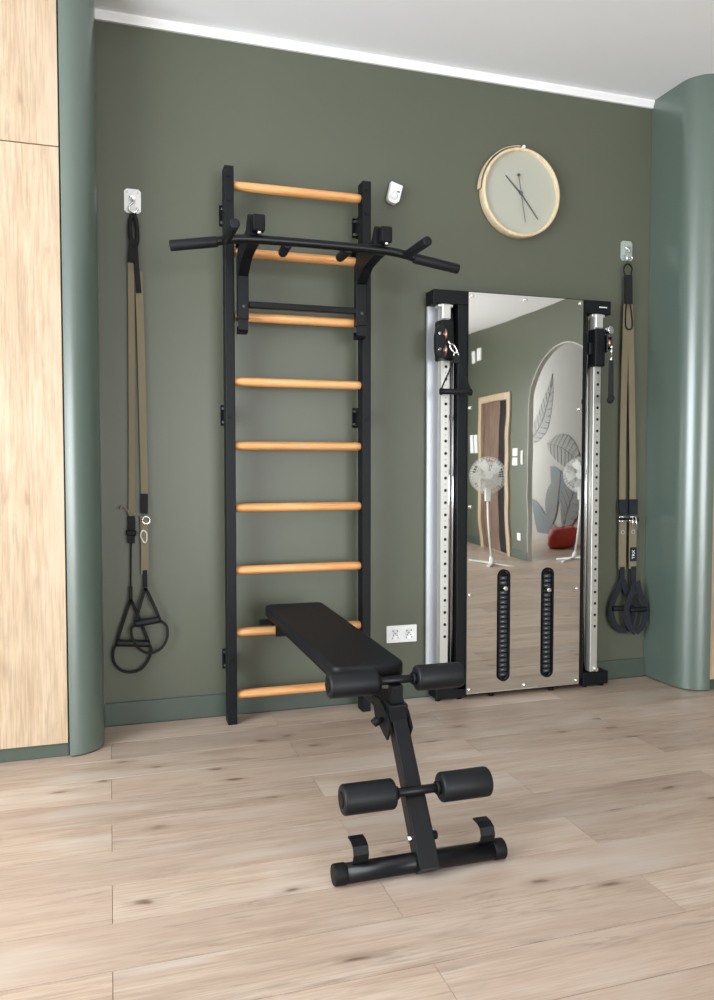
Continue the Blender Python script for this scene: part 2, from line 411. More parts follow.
# built-in cabinets flanking the niche: green curved end panel, oak doors, green plinth
def cabinet(side, label):
    s = side
    xe = NL if s < 0 else NR; xw = XL if s < 0 else XR
    r = .125 if s < 0 else .126; dep = .345; th = .022
    c = thing('fitted_cabinet', label, 'cabinet', ((xe+xw)/2, -.17, 0), 0)
    L = c.location
    cx, cy = xe + s*r, -(dep-r)
    if s < 0: o_ = arc(cx, cy, r, 0, -PI/2, 16); i_ = arc(cx, cy, r-th, 0, -PI/2, 16)
    else: o_ = arc(cx, cy, r, PI, 1.5*PI, 16); i_ = arc(cx, cy, r-th, PI, 1.5*PI, 16)
    poly = [(xe, -.001)] + o_ + i_[::-1] + [(xe + s*th, -.001)]
    pn = MB().prism(poly, 2, .006, H-.001, True)
    o = pn.build('curved_end_panel', M['panel'], c, L); o.location = (0, 0, 0)
    for p in o.data.polygons:
        if abs(p.normal.z) > .5: p.use_smooth = False
    o.data.set_sharp_from_angle(angle=math.radians(35)) if hasattr(o.data, 'set_sharp_from_angle') else None
    xs = xe + s*(r + .004)
    X = lambda t: xs + s*t
    lo, hi = sorted((X(0), xw - s*.002))
    b = MB().bb(lo + .002, hi-.002, -.30, -.002, .062, H-.002); o = b.build('carcass', M['body'], c, L); o.location = (0, 0, 0)
    b = MB().bb(lo, hi, -(dep-.02), -.05, .002, .052, .001); o = b.build('plinth', M['base'], c, L, 'green plinth'); o.location = (0, 0, 0)
    n = 4; wd = (abs(xw - xs) - .004)/n
    for i in range(n):
        a, b2 = sorted((X(wd*i + .0015), X(wd*(i+1) - .0015)))
        for zz0, zz1 in ((.056, 2.291), (2.295, H-.004)):
            ce = ((a+b2)/2, -(dep-.006)+.009, (zz0+zz1)/2)
            o = MB().box(ce, (b2-a, .018, zz1-zz0), None, .001).build('door', M['door'], c, ce)
            o.location = Vector(ce) - L
cabinet(-1, 'oak-fronted built-in cabinet at the left edge with a green curved end')
cabinet(1, 'built-in cabinet at the right edge with a wide green curved end')

# ------------------------------------------------------------------ wall bars
WX = .80
wb = thing('wall_bars', 'black steel wall bars with nine orange-toned wooden rungs on the green wall', 'wall bars', (WX, -.115, 0))
def wpart(mb, name, m, label=None):
    o = mb.build(name, m, wb, wb.location, label); o.location = (0, 0, 0); return o
RZ = [.122, .393, .663, .933, 1.200, 1.473, 1.748, 2.018, 2.296]
for s in (-1, 1):
    xc = .4905 if s < 0 else 1.0955
    wpart(MB().bb(xc-.0200, xc+.0200, -.152, -.082, .0005, 2.366, .003, 2), 'upright', M['black'])
    for zz in (2.325, 2.225, 1.32, .28):
        mb = MB().cyl((xc-.002, -.1525, zz), (xc-.002, -.158, zz), .008, seg=12); wpart(mb, 'bolt', M['rubber'])
    for zz in (2.20, 1.335, .255):
        mb = MB().bb(xc-.023, xc+.023, -.006, -.0006, zz-.045, zz+.045, .001).bb(xc-.010, xc+.010, -.083, -.003, zz-.04, zz+.04, .001)
        br = wpart(mb, 'wall_bracket', M['black'])
        for dz in (-.03, .03):
            o = MB().cyl((xc-.014, -.006, zz+dz), (xc-.014, -.010, zz+dz), .006, seg=12).build('screw', M['chrome'], br, wb.location); o.location = (0, 0, 0)
# one rung mesh, shared
xa, xb = .5108, 1.0752
def rung_profile():
    bm = MB(); n = 18; pts = []
    L = xb - xa
    prof = [(0, .0155), (.004, .0175), (.05, .0185), (.14, .0190), (L-.03, .0190), (L-.003, .0175), (L, .0155)]
    t = bmesh.new(); rings = []
    for x, r in prof:
        rings.append([t.verts.new((x-L/2, 1.45*r*math.cos(2*PI*k/20), r*math.sin(2*PI*k/20))) for k in range(20)])
    for A, B in zip(rings, rings[1:]):
        for k in range(20): f = t.faces.new((A[k], A[(k+1) % 20], B[(k+1) % 20], B[k])); f.smooth = True
    t.faces.new(rings[0]); t.faces.new(rings[-1]); bmesh.ops.recalc_face_normals(t, faces=t.faces)
    bm._add(t); return bm
r0 = rung_profile().build('rung', M['beech'], wb)
r0.location = ((xa+xb)/2-WX, 0, RZ[0])
for zz in RZ[1:]: r = piece(r0, wb, ((xa+xb)/2-WX, 0, zz))
lab = MB().bb(.775, .825, -.1435, -.141, 1.1985, 1.2015).build('burned_mark', M['grey'], wb, wb.location); lab.location = (0, 0, 0)

# ------------------------------------------------------------------ pull-up bar hung on the wall bars
pu = thing('pull_up_bar', 'black pull-up bar with angled ends and grip handles hooked over the wall bars', 'pull-up bar', (WX, -.18, 1.66))
def ppart(mb, name, m, label=None):
    o = mb.build(name, m, pu, pu.location, label); o.location = (0, 0, 0); return o
BY, BZ = -.45, 1.985
ppart(MB().tube(smooth_path([(.232, BY-.0, 1.935), (.36, BY, 1.957), (.46, BY, 1.978), (.56, BY, BZ), (.80, BY, BZ+.002), (1.04, BY, BZ), (1.14, BY, 1.978), (1.25, BY, 1.957), (1.395, BY, 1.935)], 5), .0170, 14), 'bar', M['blackgloss'])
for s in (-1, 1):
    ppart(MB().cyl((WX+s*.575, BY, 1.934) if s < 0 else (WX+.60, BY, 1.934), (WX+s*.40, BY, 1.964), .0205, seg=18, bev=.004), 'end_grip', M['foam'])
    ppart(MB().cyl((WX+s*.368, BY-.004, 1.972), (WX+s*.372 + .012, BY-.19, 1.982), .0190, seg=16, bev=.004), 'forward_handle', M['foam'])
    ppart(MB().cyl((WX+s*.125, BY+.0, 1.980), (WX+s*.120, BY+.125, 1.975), .0190, seg=16, bev=.004), 'inner_handle', M['foam'])
    xc = WX - .003 + s*.2575
    # upright channel with hook at its foot
    ppart(MB().bb(xc-.024, xc+.022, -.205, -.168, 1.72, 1.985, .002), 'hanger', M['black'])
    ppart(MB().prism([(-.205, 1.725), (-.205, 1.680), (-.193, 1.668), (-.150, 1.668), (-.150, 1.700), (-.158, 1.700), (-.158, 1.678), (-.190, 1.678), (-.196, 1.69), (-.196, 1.725)], 0, xc-.021, xc+.019), 'foot_hook', M['black'])
    ppart(MB().prism([(-.170, 2.0), (-.172, 2.062), (-.14, 2.085), (-.085, 2.075), (-.070, 2.05), (-.078, 2.045), (-.095, 2.064), (-.135, 2.070), (-.155, 2.05), (-.158, 2.0)], 0, xc-.012, xc+.012), 'top_hook', M['black'])
    # arm reaching forward to the bar, upturned plate and cap block
    ppart(MB().prism([(-.168, 1.93), (-.168, 1.985), (-.205, 2.015), (-.40, 2.03), (-.44, 2.078), (-.452, 2.078), (-.452, 1.965), (-.40, 1.962), (-.30, 1.95), (-.205, 1.90)], 0, xc-.022, xc+.020), 'arm', M['black'])
    ppart(MB().bb(xc-.010, xc+.038, -.495, -.452, 2.008, 2.070, .006, 2), 'cap_block', M['rubber'])
    ppart(MB().cyl((xc+.018, -.478, 2.014), (xc+.018, -.478, 1.998), .009, seg=12), 'bolt', M['chrome'])
    ppart(MB().cyl((xc, -.205, 1.775), (xc, -.212, 1.775), .006, seg=12), 'bolt', M['darkgrey'])
ppart(MB().bb(WX-.238, WX+.238, -.200, -.172, 1.774, 1.800, .003), 'crossbar', M['black'])

# ------------------------------------------------------------------ exercise bench
bn = thing('exercise_bench', 'black incline sit-up bench with foam leg rollers, hooked on the lower rungs', 'exercise bench', (.806, -1.532, 0), 0)
def bp(mb, name, m, label=None, parent=bn): return mb.build(name, m, parent, None, label)
ft = bp(MB().cyl((-.240, 0, .0285), (.236, 0, .0285), .0265, seg=28), 'foot_tube', M['blackgloss'])
for s in (-1, 1):
    bp(MB().cyl((s*.215-.004, 0, .0290), (s*.252-.004, 0, .0290), .0285, seg=28, bev=.005), 'end_cap', M['rubber'], None, ft)
    u = s*.185
    prof = [(-.006, .052), (-.024, .068), (-.030, .088), (-.022, .108), (0, .116), (.026, .116)]
    inn = [(.026, .111), (0, .111), (-.018, .104), (-.025, .088), (-.019, .070), (.0, .054)]
    bp(MB().prism(prof+inn, 0, u-.021, u+.021), 'roller_hook', M['black'])
P0 = Vector((.004, -.050, -.012)); P1 = Vector((.004, .214, .362)); dv = (P1-P0)
def on(t, off=0):
    n = Vector((0, -dv.z, dv.y)).normalized(); return P0 + dv*t + n*off
bp(MB().beam(on(.07), on(.52), .060, .050, .004), 'lower_post', M['blackgloss'])
bp(MB().beam(on(.45), on(.99), .050, .046, .004), 'upper_post', M['blackgloss'])
bp(MB().cyl((-.022, .018, .088), (-.038, .018, .088), .010, seg=14, bev=.002), 'bolt', M['chrome'], 'silver bolt head')
bp(MB().cyl((.030, .018, .088), (.050, .018, .088), .012, seg=14, bev=.003), 'bolt', M['rubber'])
def rollers(v, z, off, r, bare, a, b):
    bp(MB().cyl((-.20+off, v, z), (.20+off, v, z), .0125, seg=16), bare, M['blackgloss'])
    for s in (-1, 1):
        f = bp(MB().cyl((off+s*a, v, z), (off+s*b, v, z), r, seg=32, bev=.008), 'foam_roller', M['foam'])
        bp(MB().cyl((off+s*(b-.001), v, z), (off+s*(b+.003), v, z), r*.55, seg=24, bev=.001), 'roller_cap', M['rubber'], None, f)
        bp(MB().cyl((off+s*(a+.001), v, z), (off+s*(a-.012), v, z), .018, seg=20), 'collar', M['rubber'], None, f)
rollers(.050, .206, .003, .0415, 'lower_roller_bar', .069, .220)
rollers(.222, .474, .004, .0385, 'upper_roller_bar', .062, .212)
# head of the post: sleeve, hinge plates, stem and adjusting knob
bp(MB().beam((0, .222, .365), (0, .214, .462), .036, .034, .002), 'roller_stem', M['black'])
bp(MB().beam((0, .186, .380), (0, .33, .392), .058, .056, .004), 'sleeve', M['black'])
for s in (-1, 1):
    bp(MB().prism([(.165, .345), (.19, .305), (.225, .315), (.30, .345), (.33, .40), (.26, .41), (.20, .385)], 0, s*.031, s*.037), 'hinge_plate', M['black'])
bp(MB().cyl((-.037, .225, .360), (-.056, .225, .345), .007, seg=12).cyl((-.050, .225, .360), (-.068, .225, .345), .013, seg=18, bev=.004), 'adjusting_knob', M['rubber'])
bp(MB().beam((0, .22, .375), (-.05, 1.33, .455), .044, .044, .003), 'spine_tube', M['blackgloss'])
# the padded board, a little wider at the wall end and round at its corners
def board(name, m, y0, y1, z0, z1, w0, w1, th, rad, bev, c0=-.014, c1=-.058):
    t = bmesh.new(); pts = []
    for (cx, cy, a) in ((w0/2-rad+c0, y0+rad, -90), (w1/2-rad+c1, y1-rad, 0), (-w1/2+rad+c1, y1-rad, 90), (-w0/2+rad+c0, y0+rad, 180)):
        for i in range(7):
            an = math.radians(a + 15*i); pts.append((cx + rad*math.cos(an), cy + rad*math.sin(an)))
    V = []
    for x, yv in pts:
        f = (yv-y0)/(y1-y0); V.append((x, yv, z0 + (z1-z0)*f))
    top = [t.verts.new(v) for v in V]; bot = [t.verts.new((v[0], v[1], v[2]-th)) for v in V]
    n = len(V); ft_ = t.faces.new(top); t.faces.new(bot[::-1])
    for i in range(n): t.faces.new((top[i], bot[i], bot[(i+1) % n], top[(i+1) % n])).smooth = True
    bmesh.ops.recalc_face_normals(t, faces=t.faces)
    if bev: bmesh.ops.bevel(t, geom=[e for e in ft_.edges], offset=bev, segments=4, profile=.5, affect='EDGES')
    for f in t.faces: f.smooth = len(f.verts) < 6
    mb = MB(); mb._add(t); return bp(mb, name, m)
pad = board('back_pad', M['vinyl'], .415, 1.335, .474, .524, .246, .256, .040, .035, .012)
board('pad_board', M['rubber'], .41, 1.315, .430, .483, .232, .242, .010, .03, 0)
bp(MB().beam((-.195, 1.41, .432), (.08, 1.41, .432), .020, .024, .004), 'hook_crossbar', M['black'])
for u in (-.11, .02):
    bp(MB().prism([(1.358, .375), (1.358, .436), (1.373, .448), (1.463, .448), (1.471, .436), (1.471, .40), (1.463, .40), (1.463, .432), (1.456, .439), (1.378, .439), (1.368, .43), (1.368, .375)], 0, u-.02, u+.02), 'rung_hook', M['black'])
bp(MB().beam((-.05, 1.25, .447), (-.05, 1.40, .436), .04, .02, .002), 'hook_plate', M['black'])

# ------------------------------------------------------------------ cable machine
cm = thing('cable_machine', 'slim wall-standing cable machine with full-height mirror front and silver posts', 'cable machine', (1.91, -.07, 0))
def cp(mb, name, m, label=None, parent=cm, kind=None):
    o = mb.build(name, m, parent, cm.location, label, kind); o.location = (0, 0, 0); return o
cp(MB().bb(1.432, 2.385, -.110, -.016, 1.862, 1.928, .003), 'top_beam', M['black'])
cp(MB().bb(1.452, 1.612, -.112, -.016, .012, .076, .003), 'base_block', M['black'])
cp(MB().bb(2.248, 2.396, -.112, -.016, .012, .076, .003), 'base_block', M['black'])
cp(MB().bb(1.612, 2.248, -.100, -.016, .014, .050, .002), 'base_rail', M['black'])
for x in (1.47, 1.58, 1.75, 2.08, 2.27, 2.37):
    cp(MB().cyl((x, -.09, .0005), (x, -.09, .014), .012, seg=12), 'foot', M['rubber'])
cp(MB().bb(1.436, 1.585, -.030, -.016, .076, 1.862), 'back_plate', M['alu'])
cp(MB().bb(2.262, 2.33, -.030, -.016, .076, 1.862), 'back_plate', M['darkgrey'])
cp(MB().bb(1.556, 1.604, -.112, -.016, .05, 1.862, .002), 'frame_post', M['black'])
cp(MB().bb(2.219, 2.246, -.112, -.016, .05, 1.862, .002), 'frame_post', M['black'])
for x in (1.528, 1.548, 2.263, 2.276):
    cp(MB().cyl((x, -.075, .076), (x, -.075, 1.862), .0075, seg=16), 'guide_rod', M['chrome'])
for xc in (1.490, 2.306):
    u = cp(MB().bb(xc-.021, xc+.021, -.115, -.075, .080, 1.862, .003, 2), 'perforated_post', M['steel'])
    mb = MB()
    zz = .31
    while zz < 1.60:
        mb.cyl((xc+.004, -.1149, zz), (xc+.004, -.1155, zz), .0075, seg=10); zz += .0574
    cp(mb, 'hole_row', M['dark'], 'row of round adjustment holes', u, 'stuff')
    mb = MB()
    zz = .31+.0287
    while zz < 1.58:
        mb.bb(xc+.000, xc+.007, -.1153, -.1149, zz-.003, zz+.003); zz += .0574
    cp(mb, 'number_row', M['grey'], 'faint printed numbers between the holes', u, 'stuff')
    cp(MB().bb(xc-.036, xc+.036, -.121, -.070, 1.845, 1.858, .002).bb(xc-.020, xc+.022, -.128, -.115, 1.79, 1.858, .003), 'post_clamp', M['steel'])
    cp(MB().cyl((xc+.012, -.116, .092), (xc+.012, -.125, .092), .011, seg=14), 'screw', M['chrome'])
# mirror front: a large sheet, very slightly wavy, with two slots cut for the weight pins
MX0, MX1, MZ0, MZ1, MY = 1.605, 2.219, .026, 1.922, -.120
slots = [(1.7985, .108, .585), (2.0365, .108, .585)]
def stadium(cx, z0, z1, r, n=14):
    return [(cx + r*math.cos(a), z1 + r*math.sin(a)) for a in [PI*i/n for i in range(n+1)]] + [(cx + r*math.cos(a), z0 + r*math.sin(a)) for a in [PI + PI*i/n for i in range(n+1)]]
def wav(x, z):
    u = (x-MX0)/(MX1-MX0); g = max(0, 1 - abs(z-.62)/.34)**2
    d = .00007*math.sin(3.1*u*2 + 1.3*z) * math.sin(z*6.5+.8)
    d += .000022*math.sin(17*x + 5*z) * math.sin(9*z + 1.0)
    d += .000010*math.sin(38*x + 3*z) * math.sin(31*z)
    d += .0012*g*math.cos((u-.5)*PI)
    return d
t = bmesh.new(); st = .0072; nx = int((MX1-MX0)/st); nz = int((MZ1-MZ0)/st); G = {}
def inslot(x, z, r=.0285):
    for cx, a, b in slots:
        zc = min(max(z, a), b)
        if (x-cx)**2 + (z-zc)**2 < r*r: return True
    return False
for i in range(nx+1):
    for j in range(nz+1):
        x = MX0 + (MX1-MX0)*i/nx; z = MZ0 + (MZ1-MZ0)*j/nz; G[i, j] = t.verts.new((x, MY - wav(x, z), z))
for i in range(nx):
    for j in range(nz):
        q = [G[i, j], G[i+1, j], G[i+1, j+1], G[i, j+1]]
        if all(inslot(v.co.x, v.co.z) for v in q): continue
        t.faces.new(q).smooth = True
lone = [v for v in t.verts if not v.link_faces]; bmesh.ops.delete(t, geom=lone, context='VERTS')
bmesh.ops.recalc_face_normals(t, faces=t.faces)
mb = MB(); mb._add(t)
mir = cp(mb, 'mirror', M['mirror'])
cp(MB().bb(MX0, MX1, -.1165, -.1125, MZ0, MZ1).bm and MB().bb(MX0, MX0+.15, -.1160, -.1125, MZ0, MZ1).bb(MX1-.14, MX1, -.1160, -.1125, MZ0, MZ1), 'backing_board', M['darkgrey'])
for cx, a, b in slots:
    # rim with an open middle
    mb = MB(); o_ = stadium(cx, a, b, .0325); i_ = stadium(cx, a, b, .0235); bm = bmesh.new(); n = len(o_)
    V = [[bm.verts.new((p[0], yy, p[1])) for p in ring] for ring, yy in ((o_, -.1262), (i_, -.1262), (i_, -.113), (o_, -.118))]
    for k in range(n):
        for r_ in range(3): bm.faces.new((V[r_][k], V[r_][(k+1) % n], V[r_+1][(k+1) % n], V[r_+1][k]))
    bmesh.ops.recalc_face_normals(bm, faces=bm.faces); mb._add(bm)
    cp(mb, 'slot_rim', M['black'])
    ws = cp(MB().bb(cx-.04, cx+.04, -.098, -.040, a-.03, b+.03), 'weight_stack', M['dark'])
    mb = MB(); zz = a-.005; mk = MB()
    while zz < b+.01:
        mb.bb(cx-.036, cx+.036, -.105, -.098, zz-.0085, zz+.0085, .002)
        mk.bb(cx-.003, cx+.010, -.1056, -.105, zz-.002, zz+.002); zz += .0235
    cp(mb, 'weight_plates', M['darkgrey'], None, ws, 'stuff'); cp(mk, 'weight_numbers', M['grey'], 'small grey plate numbers', ws, 'stuff')
for x, z in ((1.797, .528), (2.032, .510)):
    cp(MB().cyl((x, -.100, z), (x, -.135, z), .006, seg=12).cyl((x, -.130, z), (x, -.148, z), .0115, seg=20, bev=.003), 'weight_pin', M['chrome'])
for x, z in ((1.620, 1.905), (1.90, 1.905), (2.204, 1.905), (1.620, .045), (1.915, .045), (2.204, .045), (1.620, .50), (2.204, .505), (1.618, 1.385), (1.620, .92), (2.204, 1.39)):
    cp(MB().cyl((x, -.1195, z), (x, -.1285, z), .0085, seg=16, bev=.002), 'mirror_screw', M['chrome'])
# tiny printed wordmark on the right end of the beam: too small to read, so only its strokes
mb = MB()
for k in range(7): mb.bb(2.316+k*.0065, 2.3205+k*.0065, -.1106, -.110, 1.893, 1.8985)
cp(mb, 'wordmark', M['white'], 'tiny white printed mark', None or cm)

def carabiner(mb, c, h, w_, r, nrm='y', tilt=0):
    pts = []
    for i in range(20):
        a = 2*PI*i/20; u = w_/2*math.cos(a)*(1 if math.sin(a) > 0 else .8); z = h/2*math.sin(a)
        u, z = u*math.cos(tilt)-z*math.sin(tilt), u*math.sin(tilt)+z*math.cos(tilt)
        pts.append((c[0]+u, c[1], c[2]+z) if nrm == 'y' else (c[0], c[1]+u, c[2]+z))
    mb.tube(pts, r, 8, True); return mb
# sliding carriages with pulleys
cl = cp(MB().bb(1.458, 1.522, -.140, -.062, 1.600, 1.785, .006, 2), 'carriage', M['black'], 'black carriage with twin bronze pulleys')
mb = MB().prism([(1.416, 1.615), (1.430, 1.600), (1.452, 1.600), (1.458, 1.625), (1.458, 1.735), (1.450, 1.752), (1.432, 1.752), (1.418, 1.735), (1.411, 1.70), (1.411, 1.645)], 1, -.185, -.165)
mb.prism([(1.430, 1.615), (1.440, 1.600), (1.475, 1.600), (1.480, 1.625), (1.480, 1.735), (1.470, 1.752), (1.442, 1.752), (1.430, 1.735)], 1, -.155, -.140)
cp(mb, 'pulley_cheek', M['blackgloss'], None, cl)
for z in (1.712, 1.640):
    cp(MB().lathe([(.008, -.008), (.027, -.008), (.022, -.003), (.022, .003), (.027, .008), (.008, .008)], (1.460, -.160, z), 'X', 28), 'pulley', M['bronze'], 'bronze pulley wheel', cl)
    cp(MB().cyl((1.430, -.185, z), (1.430, -.190, z), .007, seg=12, bev=.001), 'axle_bolt', M['chrome'], None, cl)
cr_ = cp(MB().bb(2.274, 2.330, -.145, -.062, 1.602, 1.785, .006, 2), 'carriage', M['black'], 'black carriage with knob and small pulley')
cp(MB().cyl((2.330, -.125, 1.778), (2.350, -.130, 1.778), .007, seg=12).cyl((2.348, -.128, 1.778), (2.356, -.155, 1.780), .020, seg=24, bev=.004), 'plunger_knob', M['chrome'], None, cr_)
cp(MB().lathe([(.006, -.007), (.023, -.007), (.019, -.003), (.019, .003), (.023, .007), (.006, .007)], (2.345, -.135, 1.717), 'X', 28), 'pulley', M['bronze'], 'bronze pulley wheel', cr_)
cp(MB().bb(2.330, 2.337, -.16, -.11, 1.67, 1.755, .002).bb(2.353, 2.360, -.16, -.11, 1.685, 1.745, .002), 'pulley_cheek', M['blackgloss'], None, cr_)
cp(MB().bb(2.255, 2.274, -.125, -.1, 1.66, 1.72, .003), 'lock_lever', M['black'], None, cr_)
# pull handles clipped to the cable ends
def pull_handle(label, c, rz, strap_h, gl, plate=0):
    """origin at the clip; grip hangs below"""
    h = thing('hand_stirrup', label, 'handle', c, rz)
    mb = MB(); carabiner(mb, (-.012, 0, .012), .050, .024, .0036, 'y', .7); mb.tube([(-.040, 0, .046), (-.030, 0, .034), (-.024, 0, .026)], .0045, 8)
    mb.build('carabiner', M['chrome'], h)
    MB().lathe([(.010, -.003), (.014, -.003), (.014, .003), (.010, .003)], (0, 0, -.014), 'Y', 20).build('ring', M['chrome'], h)
    for s in (-1, 1):
        MB().tube(smooth_path([(s*.004, 0, -.022), (s*gl*.22, 0, -.022-strap_h*.42), (s*gl*.44, 0, -.022-strap_h*.85), (s*gl*.46, 0, -.022-strap_h)], 4), 0, flat=((.022 if plate else .012), .004, (1, 0, 0))).build('strap', M['blackweb'], h)
    MB().bb(-.012, .012, -.010, .010, -.052, -.018, .003).build('keeper', M['blackweb'], h)
    MB().cyl((-gl/2+.006, 0, -.022-strap_h), (gl/2-.006, 0, -.022-strap_h), .0135, seg=20, bev=.004).build('grip', M['foam'], h)
    for s in (-1, 1): MB().cyl((s*(gl/2-.008), 0, -.022-strap_h), (s*(gl/2+.002), 0, -.022-strap_h), .0165, seg=20, bev=.003).build('grip_end', M['rubber'], h)
    return h
pull_handle('black stirrup pull handle hanging at the left post of the mirror machine', (1.508, -.195, 1.632), 0, .160, .150)
pull_handle('black stirrup pull handle hanging edge-on at the right post of the machine', (2.336, -.185, 1.645), math.radians(57), .185, .13, 1)

# ------------------------------------------------------------------ wall clock
CX, CZ = 1.917, 2.433
ck = thing('wall_clock', 'round wall clock with pale wooden rim and plain grey face', 'clock', (CX, 0, CZ))
def kp(mb, name, m, label=None): return mb.build(name, m, ck, None, label)
kp(MB().lathe([(.196, -.004), (.211, -.0005), (.2145, -.006), (.2145, -.050), (.212, -.053), (.203, -.053), (.200, -.050), (.200, -.030), (.196, -.030)], (0, 0, 0), 'Y', 96), 'rim', M['clockrim'])
kp(MB().cyl((0, -.006, 0), (0, -.032, 0), .2, seg=96), 'dial', M['clockface'])
# outer wooden band from nine to twelve o'clock, ending in a small loop
bpts = [((.224*math.cos(math.radians(a))) - .004*max(0, (a-95)/90), -.030, .224*math.sin(math.radians(a))) for a in range(92, 184, 4)]
kp(MB().tube(bpts, 0, flat=(.030, .003, (math.cos(2.4), 0, math.sin(2.4)))), 'outer_band', M['clockrim'], 'pale outer band from nine to twelve')
kp(MB().cyl((.004, -.050, .217), (.004, -.058, .217), .008, seg=16).cyl((.004, -.03, .217), (.004, -.052, .222), .004, seg=10), 'hanging_stud', M['white'])
def handp(name, p, q, w0, w1, yy):
    p, q = Vector(p), Vector(q); d = (q-p).normalized(); n = Vector((-d.y, d.x))
    poly = [p+n*w0, q+n*w1, q-n*w1, p-n*w0]; kp(MB().prism([(v.x, v.y) for v in poly], 1, yy, yy-.0015), name, M['hand'])
handp('hour_hand', (.008, -.008), (-.085, .078), .0042, .0025, -.035)
handp('minute_hand', (-.010, .012), (.096, -.118), .0034, .002, -.038)
handp('second_hand', (-.015, .085), (.025, -.142), .0016, .0012, -.041)
kp(MB().cyl((-.015, -.0405, .085), (-.015, -.0435, .085), .0075, seg=20), 'counterweight', M['hand'])
kp(MB().cyl((0, -.032, 0), (0, -.045, 0), .0075, seg=20), 'hub', M['hand'])
ck.scale = (.968, 1, .985)
g = kp(MB().cyl((0, -.0475, 0), (0, -.0490, 0), .1995, seg=64), 'cover_glass', M['glass'])

# ------------------------------------------------------------------ motion sensor and double socket
ms = thing('motion_sensor', 'small white motion sensor tilted on the wall between wall bars and clock', 'sensor', (1.268, 0, 2.368))
ms.scale = (.92, .8, .92)
ms.rotation_euler = (0, math.radians(14), 0)
MB().box((0, -.007, 0), (.028, .0135, .04)).build('wall_mount', M['white'], ms)
MB().prism([(-.030, .05), (.032, .047), (.032, -.032), (.016, -.050), (-.016, -.050), (-.030, -.036)], 1, -.048, -.014).build('housing', M['white'], ms)
MB().lathe([(.0005, -.058), (.012, -.056), (.020, -.0485), (.020, -.047), (.0005, -.047)], (0, 0, -.014), 'Y', 24).build('lens', M['cornice'], ms)
MB().bb(.010, .024, -.0488, -.0478, .008, .014).build('indicator_window', M['dark'], ms)
so = thing('double_socket', 'white double wall socket between wall bars and mirror machine', 'socket', (1.3185, 0, .313))
MB().bb(-.077, .077, -.010, -.0005, -.041, .041, .003, 2).build('plate', M['white'], so)
for u in (-.034, .036):
    s_ = MB().lathe([(.0005, -.0105), (.024, -.0105), (.027, -.0125), (.029, -.0125), (.030, -.0100), (.0005, -.0100)], (u, 0, 0), 'Y', 28).build('socket_face', M['cornice'], so)
    mb = MB()
    for dx, dz in ((-.011, .016), (.011, .016), (-.009, -.006), (.009, -.006), (-.014, -.018), (.014, -.018), (0, .003)): mb.cyl((u+dx, -.0104, dz), (u+dx, -.0110, dz), .0032, seg=8)
    mb.build('socket_holes', M['dark'], s_)

# ------------------------------------------------------------------ wall anchors and suspension trainers
def anchor(label, x, z, plate_m):
    a = thing('wall_anchor', label, 'wall anchor', (x, 0, z))
    ol = [(-.034, -.040), (-.024, -.050), (.024, -.050), (.034, -.040), (.034, .040), (.024, .050), (-.024, .050), (-.034, .040)]
    MB().prism(ol, 1, -.004, -.0005).build('plate', plate_m, a)
    for u in (-.022, .022):
        for v in (-.036, .036): MB().cyl((u, -.004, v), (u, -.0065, v), .0045, seg=12).build('screw', M['steel'], a)
    MB().cyl((0, -.004, .010), (0, -.020, .010), .010, seg=16).tube(smooth_path([(-.012, -.010, .015), (-.004, -.018, .008), (.006, -.022, -.006), (-.004, -.026, -.018), (-.014, -.026, -.030), (-.012, -.026, -.046), (.004, -.026, -.054), (.018, -.026, -.044), (.018, -.026, -.034)], 5), .0042, 8).build('hook', M['chrome'], a)
    return a
anchor('white hook plate on the wall beside the left cabinet', .106, 2.227, M['white'])
anchor('shade-tinted grey-green hook plate on the wall beside the right cabinet', 2.546, 2.215, M['whitegrey'])
FN = (0, 1, 0)
def strip(parent, name, pts, wd, m, th=.003, label=None, n=5):
    c = parent.location
    return MB().tube(smooth_path(local(pts, c), n), 0, flat=(wd, th, FN)).build(name, m, parent, None, label)
def rope(parent, name, pts, r, m, n=5, label=None):
    return MB().tube(smooth_path(local(pts, parent.location), n), r, 8).build(name, m, parent, None, label)
t1 = thing('suspension_trainer', 'khaki suspension straps with black foot loops hanging beside the left cabinet', 'suspension trainer', (.110, -.02, 2.17))
c = t1.location
rope(t1, 'top_loop', [(.104, -.028, 2.166), (.094, -.028, 2.130), (.096, -.028, 2.06), (.110, -.029, 2.03), (.122, -.028, 2.06), (.120, -.028, 2.130), (.110, -.028, 2.168)], .0095, M['blackweb'])
strip(t1, 'upper_strap', [(.104, -.032, 2.06), (.102, -.033, 2.02), (.097, -.033, 1.965)], .034, M['blackweb'], .006)
strip(t1, 'upper_strap', [(.112, -.030, 2.06), (.118, -.030, 1.95), (.123, -.030, 1.885), (.126, -.030, 1.84)], .022, M['blackweb'], .006)
strip(t1, 'webbing', [(.097, -.026, 1.99), (.094, -.024, 1.60), (.090, -.022, 1.18), (.086, -.022, .89)], .026, M['khaki'], .003)
strip(t1, 'webbing', [(.126, -.026, 1.93), (.133, -.024, 1.60), (.138, -.022, 1.18), (.140, -.022, .985)], .030, M['khaki'], .003)
b1 = strip(t1, 'cam_buckle', [(.084, -.026, .900), (.086, -.026, .86), (.082, -.026, .785)], .030, M['rubber'], .016)
MB().box(tuple(Vector((.084, -.036, .83))-c), (.042, .014, .022), (0, .1, 0), .003).build('buckle_lever', M['rubber'], b1)
rope(t1, 'loose_strap_end', [(.082, -.03, .895), (.068, -.032, .925), (.048, -.032, .944), (.038, -.032, .930)], .0035, M['khaki'])
rope(t1, 'handle_cord', [(.083, -.022, .79), (.080, -.022, .68), (.078, -.022, .57)], .0035, M['blackweb'])
